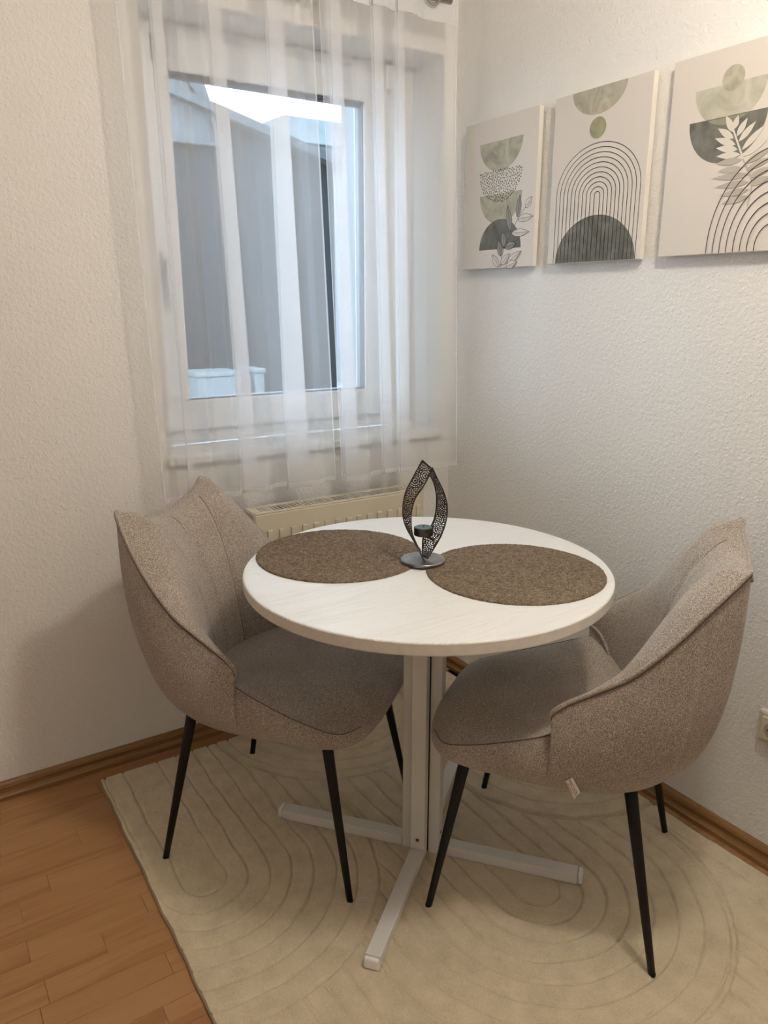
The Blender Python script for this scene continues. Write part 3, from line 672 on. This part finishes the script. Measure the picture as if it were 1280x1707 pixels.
placemat((-.785, -.612), 'round brown boucle placemat in front of the chair by the radiator', 1)
placemat((-.528, -.922), 'round brown boucle placemat in front of the chair by the socket', 2)

# ------------------------------------------------------------------ candle holder
HX, HY, HZ = -.660, -.767, TH + .0042
U = Vector((.806, -.592, 0)); Tv = Vector((-.592, -.806, 0))
ho = tag(empty('candle_holder', (HX, HY, HZ)), 'pierced pewter leaf-shaped tealight holder on the table', 'candle holder')
lathe('base', [(0, 0), (.048, 0), (.0492, .001), (.0492, .0055), (.048, .0068), (.046, .007), (0, .007)], M_STEELB, ho, 64)
def ribbon(name, e1, e2):
    """edges as (zoom_x, zoom_y, depth towards viewer in m)"""
    cv = lambda L: catmull([((x - 555) * .000218, d, (1130 - y) * .000223 + .004) for x, y, d in L], 12)
    A, B = cv(e1), cv(e2); n = 200
    def rs(P):
        s = np.r_[0, np.cumsum(np.linalg.norm(np.diff(P, axis=0), axis=1))]; s /= s[-1]; q = np.linspace(0, 1, n + 1); return np.stack([np.interp(q, s, P[:, k]) for k in range(3)], 1)
    A, B = rs(A), rs(B); m = 26; V = []
    for i in range(n + 1):
        for j in range(m + 1):
            p = A[i] * (1 - j / m) + B[i] * (j / m); q = U * p[0] + Tv * p[1]; V.append((q.x, q.y, p[2]))
    Fc = []; Ln, Wd = .235, .030
    for i in range(n):
        for j in range(m):
            s, w = (i + .5) / n * Ln, (j + .5) / m * Wd; hole = False
            if 2 <= j < m - 2 and 4 <= i < n - 4:
                best = None
                for c0 in range(-1, 12):
                    cs, cw = c0 * .021, (.008 if c0 % 2 else .022)
                    d = math.hypot(s - cs, w - cw)
                    if d < .0165: best = (d, math.atan2(w - cw, s - cs))
                if best:
                    d, a = best
                    hole = (d / .0046) % 1 > .50 and (a * max(2, round(d / .0046)) * 1.5) % 1.9 > .55
                else: hole = (s / .0046) % 1 > .5 and (w / .0046) % 1 > .5
            if not hole: Fc.append((i * (m + 1) + j, i * (m + 1) + j + 1, (i + 1) * (m + 1) + j + 1, (i + 1) * (m + 1) + j))
    o = mesh_obj(name, V, Fc, M_STEEL, ho); bm = bmesh.new(); bm.from_mesh(o.data); bmesh.ops.delete(bm, geom=[v for v in bm.verts if not v.link_faces], context='VERTS'); bm.to_mesh(o.data); bm.free()
    sd = o.modifiers.new('thickness', 'SOLIDIFY'); sd.thickness = .0009; sd.offset = 0
    for E_ in (A, B):
        tube('rim_wire', [tuple(U * p[0] + Tv * p[1] + Vector((0, 0, p[2]))) for p in E_[::3]], .00095, M_STEEL, o, 6)
    return o
ribbon('left_ribbon', [(560, 1120, .012), (490, 985, .008), (430, 890, .002), (385, 820, -.004), (348, 715, -.006), (342, 600, -.006), (368, 450, -.004), (450, 275, 0), (536, 112, .002)],
       [(575, 1118, .028), (505, 955, .030), (452, 835, .028), (434, 735, .022), (437, 620, .016), (470, 495, .012), (540, 390, .008), (605, 270, .004), (625, 190, .002)])
ribbon('right_ribbon', [(548, 1110, -.006), (545, 1010, -.014), (552, 915, -.012), (610, 830, -.010), (660, 720, -.012), (680, 580, -.016), (675, 470, -.018), (650, 360, -.014), (604, 265, -.006)],
       [(600, 1105, .012), (680, 970, .012), (740, 850, .012), (784, 700, .011), (790, 560, .008), (750, 420, .006), (690, 300, .006), (632, 182, .004)])
cup = lathe('cup', [(0, 0), (.0205, 0), (.0212, .0008), (.0212, .0165), (.0200, .0165), (.0198, .012), (0, .012)], M_STEEL, ho, 48, (0, 0, .062))
for v in cup.data.vertices: pass
tube('cup_arm', [tuple(U * .0 + Tv * .0 + Vector((0, 0, .0625))), tuple(U * .018 + Tv * -.004 + Vector((0, 0, .052))), tuple(U * .022 + Tv * -.006 + Vector((0, 0, .046)))], .0025, M_STEEL, ho, 8)
tl = tag(empty('tealight', (HX, HY, HZ + .0742)), 'dark green tealight in the pewter holder cup', 'candle')
lathe('wax', [(0, 0), (.0188, 0), (.0190, .001), (.0190, .0052), (.0178, .006), (.004, .0048), (0, .0048)], M_WAX, tl, 40)
tube('wick', [(0, 0, .0045), (.0006, 0, .0085), (.002, 0, .0105)], .0007, M_WICK, tl, 6)

# ------------------------------------------------------------------ chairs
# control rows of half a chair, front centre -> back centre (x = half width, y = forward, z)
RIM = [(0, .268, .428), (.11, .264, .425), (.18, .247, .419), (.220, .212, .418), (.237, .150, .437), (.242, .080, .463), (.243, .022, .487), (.240, -.016, .503),
       (.247, -.014, .528), (.251, -.010, .550), (.2515, -.030, .573), (.2525, -.060, .595), (.253, -.100, .622), (.252, -.140, .650), (.248, -.180, .690), (.240, -.220, .737), (.224, -.262, .790), (.200, -.300, .834), (.183, -.318, .853),
       (.150, -.318, .836), (.100, -.326, .815), (.050, -.331, .803), (0, -.332, .800)]
BASE = [(0, .235, .376), (.105, .232, .373), (.165, .215, .370), (.193, .185, .368), (.204, .140, .366), (.207, .080, .366), (.207, .030, .366), (.205, .000, .366),
        (.2045, -.008, .366), (.204, -.016, .366), (.203, -.032, .366), (.200, -.052, .366), (.196, -.075, .366), (.189, -.098, .366), (.178, -.120, .366), (.163, -.140, .366), (.143, -.156, .366), (.120, -.166, .366), (.108, -.170, .366),
        (.090, -.173, .366), (.060, -.176, .366), (.030, -.178, .366), (0, -.178, .366)]
INB = {8: (.200, -.074, .452), 9: (.198, -.076, .453), 10: (.194, -.079, .454), 11: (.188, -.083, .455), 12: (.180, -.088, .455), 13: (.170, -.094, .455), 14: (.158, -.101, .455), 15: (.143, -.110, .455), 16: (.125, -.121, .455), 17: (.108, -.131, .455), 18: (.100, -.136, .455),
       19: (.082, -.145, .455), 20: (.055, -.155, .455), 21: (.028, -.161, .455), 22: (0, -.163, .455)}
def mirror_closed(half):
    h = np.array(half, float); l = h[1:-1][::-1].copy(); l[:, 0] *= -1; return np.r_[h, l]
def bez(P0, P1, P2, P3, t):
    t = t[:, None]; return (1 - t) ** 3 * P0 + 3 * (1 - t) ** 2 * t * P1 + 3 * (1 - t) * t * t * P2 + t ** 3 * P3
def build_chair(name, label, loc, ang, tagged):
    root = tag(empty(name, (loc[0], loc[1], FLOORZ), 0), label, 'chair', 'upholstered chairs at the round table')
    # local +Y forward, +X = sitter's right
    root.rotation_euler = (0, 0, ang - math.pi / 2)
    PER = 6; dz = -FLOORZ
    rim = catmull(mirror_closed(RIM), PER, True); base = catmull(mirror_closed(BASE), PER, True); n = len(rim)
    rim[:, 2] += dz; base[:, 2] += dz
    # ---- outer shell
    rs_ = rim.copy()
    for _ in range(30): rs_ = (np.roll(rs_, 1, 0) + 2 * rs_ + np.roll(rs_, -1, 0)) / 4
    NV = 22; tv = np.linspace(0, 1, NV); rows = np.zeros((n, NV, 3))
    for i in range(n):
        R0, B0 = rim[i], base[i]; H = R0[2] - B0[2]; o2 = np.array([R0[0], R0[1] + .03, 0]); o2 /= np.linalg.norm(o2) + 1e-9
        hi = min(1, max(0, (.10 - R0[1]) / .2)); hi = hi * hi * (3 - 2 * hi); side = abs(o2[0])
        Hs = rs_[i][2] - B0[2]; Rb = .15 * R0 + .85 * rs_[i] if abs(R0[1] + .0) < .12 else .35 * R0 + .65 * np.array([R0[0], R0[1], rs_[i][2]])
        P1 = Rb + o2 * (.012 + .010 * side * hi) * (1 if R0[1] > -.25 else .35) + np.array([0, 0, -.38 * Hs])
        Rq = rs_[i] if abs(R0[1]) < .12 else R0
        P2 = np.array([B0[0] + .88 * (Rq[0] - B0[0]), B0[1] + .86 * (Rq[1] - B0[1]), B0[2] + .09 * Hs]) + o2 * (.012 + .016 * side * hi)
        rows[i] = bez(R0, P1, P2, B0, tv)
    V = rows.reshape(-1, 3).tolist(); Fc = [(i * NV + j, i * NV + j + 1, ((i + 1) % n) * NV + j + 1, ((i + 1) % n) * NV + j) for i in range(n) for j in range(NV - 1)]
    V.append((0, .03, .360 + dz)); ci = len(V) - 1
    Fc += [(i * NV + NV - 1, ci, ((i + 1) % n) * NV + NV - 1) for i in range(n)]
    mesh_obj('outer_shell', V, Fc, M_FAB, root, True)
    # ---- inner back
    ks = sorted(INB); inb_half = [INB[k] for k in ks]; rim_half = [RIM[k] for k in ks]
    def full(h): h = np.array(h, float); l = h[:-1][::-1].copy(); l[:, 0] *= -1; return np.r_[h, l]
    rI = catmull(full(rim_half), PER); bI = catmull(full(inb_half), PER); rI[:, 2] += dz; bI[:, 2] += dz; m = len(rI); NI = 26; ti = np.linspace(0, 1, NI); G = np.zeros((m, NI, 3))
    mid = (m - 1) / 2
    for i in range(m):
        R0, B0 = rI[i], bI[i]; H = R0[2] - B0[2]; inn = np.array([B0[0] - R0[0], B0[1] - R0[1], 0]); inn /= np.linalg.norm(inn) + 1e-9
        dist = math.hypot(B0[0] - R0[0], B0[1] - R0[1])
        endf = min(1, min(i, m - 1 - i) / 7)
        P1 = R0 + inn * (.57 * dist) + np.array([0, 0, .020 * endf]); P2 = B0 - inn * .13 * dist + np.array([0, 0, .42 * H])
        G[i] = bez(R0, P1, P2, B0, ti)
    # quilting seams: groove at x = 0 and at +-0.125 of the rim
    dx = rI[:, 0]; g = np.zeros(m)
    for sx in (0, .128, -.128):
        ii = np.argmin(np.where(np.abs(np.arange(m) - mid) < m * .33, np.abs(dx - sx), 9)); g = np.maximum(g, np.exp(-((np.arange(m) - ii) / 0.9) ** 2))
    seam_cols = [np.argmin(np.where(np.abs(np.arange(m) - mid) < m * .33, np.abs(dx - sx), 9)) for sx in (0, .128, -.128)]
    for i in range(m):
        out = np.array([rI[i][0] - bI[i][0], rI[i][1] - bI[i][1], 0]); out /= np.linalg.norm(out) + 1e-9
        prof = np.clip((ti - .12) / .15, 0, 1); G[i] += out[None] * (g[i] * .004 * prof)[:, None]
        # soft padding between the seams
        pd_ = np.sin(np.pi * np.clip(ti, 0, 1)) * .006 * (1 - g[i]); G[i] -= out[None] * pd_[:, None] * min(1, min(i, m - 1 - i) / 10)
    V = G.reshape(-1, 3); Fc = [(i * NI + j, (i + 1) * NI + j, (i + 1) * NI + j + 1, i * NI + j + 1) for i in range(m - 1) for j in range(NI - 1)]
    # arm front ends: close the padding towards the outer shell
    V = V.tolist()
    for i in (0, m - 1):
        sgn = 1 if V[i * NI][0] > 0 else -1
        b = len(V); V.append((sgn * (RIM[7][0] - .002), RIM[7][1] - .002, RIM[7][2] + dz - .004)); V.append((sgn * .224, -.055, .470 + dz))
        Fc += [(i * NI + j, i * NI + j + 1, b) if sgn > 0 else (i * NI + j + 1, i * NI + j, b) for j in range(NI - 1)] + [(i * NI + NI - 1, b + 1, b)]
    back = mesh_obj('backrest', V, Fc, M_FAB, root, True)
    for sc_ in seam_cols:
        tube('seam', G[sc_][3:] + np.array([0, 0, 0]), .0011, M_SEAM, back, 5)
    # piping round arms and back, running down the front of both arms
    pip = np.r_[G[0][::-1][:-1], rI, G[-1][1:]]
    cut = 3
    tube('piping', pip[cut:-cut], .0047, M_FAB, root, 8)
    # thin dark tube outside the piping, the crease's shade put into its colour
    rr = rI[2:-2].copy(); o2 = np.stack([rr[:, 0], rr[:, 1] + .03, 0 * rr[:, 0]], 1); o2 /= np.linalg.norm(o2, axis=1)[:, None]
    tube('piping_crease', rr + o2 * .0028 + np.array([0, 0, -.0056]), .0014, M_SEAM, root, 5)
    # ---- seat cushion (rim of the pan in front, tucked under the back cushion behind)
    sb = [RIM[k] for k in range(0, 8)] + [(.225, -.05, .490), (.215, -.10, .468), (.185, -.135, .455), (.13, -.165, .452), (.06, -.185, .450), (0, -.19, .450)]
    S = catmull(mirror_closed(sb), PER, True); S[:, 2] += dz; ns = len(S); NS = 20; V = []; cen = np.array([0, .03, .474 + dz])
    for i in range(ns):
        for j in range(NS):
            t = j / NS; p = S[i] * (1 - t) + cen * t; e = 1 - (1 - t) ** 2.6
            p[2] = S[i][2] + (cen[2] - S[i][2]) * e
            front = max(0, (S[i][1] - .1) / .17); 
            p[2] += .012 * math.sin(math.pi * min(1, t * 1.6)) * front
            V.append(p)
    V.append(cen); Fc = [(i * NS + j, ((i + 1) % ns) * NS + j, ((i + 1) % ns) * NS + j + 1, i * NS + j + 1) for i in range(ns) for j in range(NS - 1)]
    Fc += [(i * NS + NS - 1, ((i + 1) % ns) * NS + NS - 1, len(V) - 1) for i in range(ns)]
    seat = mesh_obj('seat', V, Fc, M_FAB, root, True)
    for sgn in (1, -1):
        q = catmull([(sgn * RIM[k][0], RIM[k][1], RIM[k][2] + dz) for k in range(7, 1, -1)], 6); q[:, 0] += sgn * .0005
        tube('side_seam', q, .0011, M_SEAM, seat, 5)
    # ---- legs
    for sx in (1, -1):
        for sy in (1, -1):
            a = np.array([sx * .190, sy * .165 + .005, .385 + dz]); b = np.array([sx * .231, sy * .235, 0]); P = [a + (b - a) * t for t in np.linspace(0, 1, 6)]
            leg = tube('leg', P, np.linspace(.0128, .0072, 6), M_BLACK, root, 20)
            lathe('foot_pad', [(0, -.001), (.0074, -.001), (.0076, .003), (0, .003)], M_DARK, leg, 14, (b[0], b[1], 0))
    if tagged:
        # little woven label on the sitter's left flank: world positions taken on that flank
        flat = rows.reshape(-1, 3); flat = flat[flat[:, 0] < -.1]
        def on_shell(y, z_): return flat[np.argmin((flat[:, 1] - y) ** 2 + (flat[:, 2] - z_ - dz) ** 2), 0]
        q = [(-.0455, .420), (-.057, .431), (-.0735, .405), (-.0635, .387)]; xa = min(on_shell(y, z_) for y, z_ in q) - .004
        P4 = [np.array([xa - (.003 if k > 1 else 0), y, z_ + dz]) for k, (y, z_) in enumerate(q)]; V = P4 + [p + np.array([.0015, 0, 0]) for p in P4]
        tg = mesh_obj('care_tag', V, [(0, 1, 2, 3), (7, 6, 5, 4), (0, 4, 5, 1), (1, 5, 6, 2), (2, 6, 7, 3), (3, 7, 4, 0)], M_TAG, root); tg['label'] = 'small white woven tag with printed lettering'
        cu = bpy.data.curves.new('tag_lettering', 'FONT'); cu.body = 'MID.YOU'; cu.size = .0085; cu.align_x = 'CENTER'; cu.align_y = 'CENTER'
        tmp = bpy.data.objects.new('tmp', cu); COL.objects.link(tmp); bpy.context.view_layer.update()
        me = bpy.data.meshes.new_from_object(tmp.evaluated_get(bpy.context.evaluated_depsgraph_get())); bpy.data.objects.remove(tmp)
        me.materials.clear(); me.materials.append(M_TAGTXT); to = bpy.data.objects.new('tag_lettering', me); COL.objects.link(to); to.parent = tg
        c0 = sum((V[k] for k in range(4)), np.zeros(3)) / 4; xd = (V[3] + V[2] - V[0] - V[1]); xd /= np.linalg.norm(xd); yd = V[1] - V[0]; yd = yd - xd * np.dot(yd, xd); yd /= np.linalg.norm(yd); nz_ = np.cross(xd, yd)
        if nz_[0] > 0: yd = -yd; nz_ = -nz_
        Mt = Matrix(((xd[0], yd[0], nz_[0], c0[0] + nz_[0] * .0006), (xd[1], yd[1], nz_[1], c0[1] + nz_[1] * .0006), (xd[2], yd[2], nz_[2], c0[2] + nz_[2] * .0006), (0, 0, 0, 1)))
        me.transform(Mt)
        un = mesh_obj('tag_underline', [tuple(Mt @ Vector((a, b, 0))) for a, b in ((-.012, -.0062), (.012, -.0062), (.012, -.0054), (-.012, -.0054))], [(0, 1, 2, 3)], M_TAGTXT, tg)
    return root
build_chair('dining_chair', 'beige tweed bucket chair beside the radiator, back to the window wall', (-.8765, -.512), math.radians(-49.9), False)
build_chair('dining_chair', 'beige tweed bucket chair nearest the socket with small white tag', (-.439, -1.010), math.radians(124.6), True)

# ------------------------------------------------------------------ pendant lamp (above the frame, lights the room)
lp = tag(empty('pendant_lamp', (-.66, -1.60, ZC)), 'opal globe pendant lamp hanging from the ceiling above the frame', 'lamp')
lathe('ceiling_rose', [(0, 0), (.05, 0), (.045, -.02), (.01, -.03), (0, -.03)], M_CAP, lp, 32)
tube('cord', [(0, 0, -.03), (0, 0, -.23)], .003, M_CAP, lp, 8)
k = NT('opal_glass_lit'); em = k.n('ShaderNodeEmission'); em.inputs[0].default_value = (1.0, 0.90, 0.76, 1); em.inputs[1].default_value = LAMP; k.l(em.outputs[0], k.out.inputs[0])
lathe('globe', [(.075 * math.sin(a), -.30 - .075 * math.cos(a)) for a in np.linspace(0, math.pi, 13)], k.m, lp, 20)
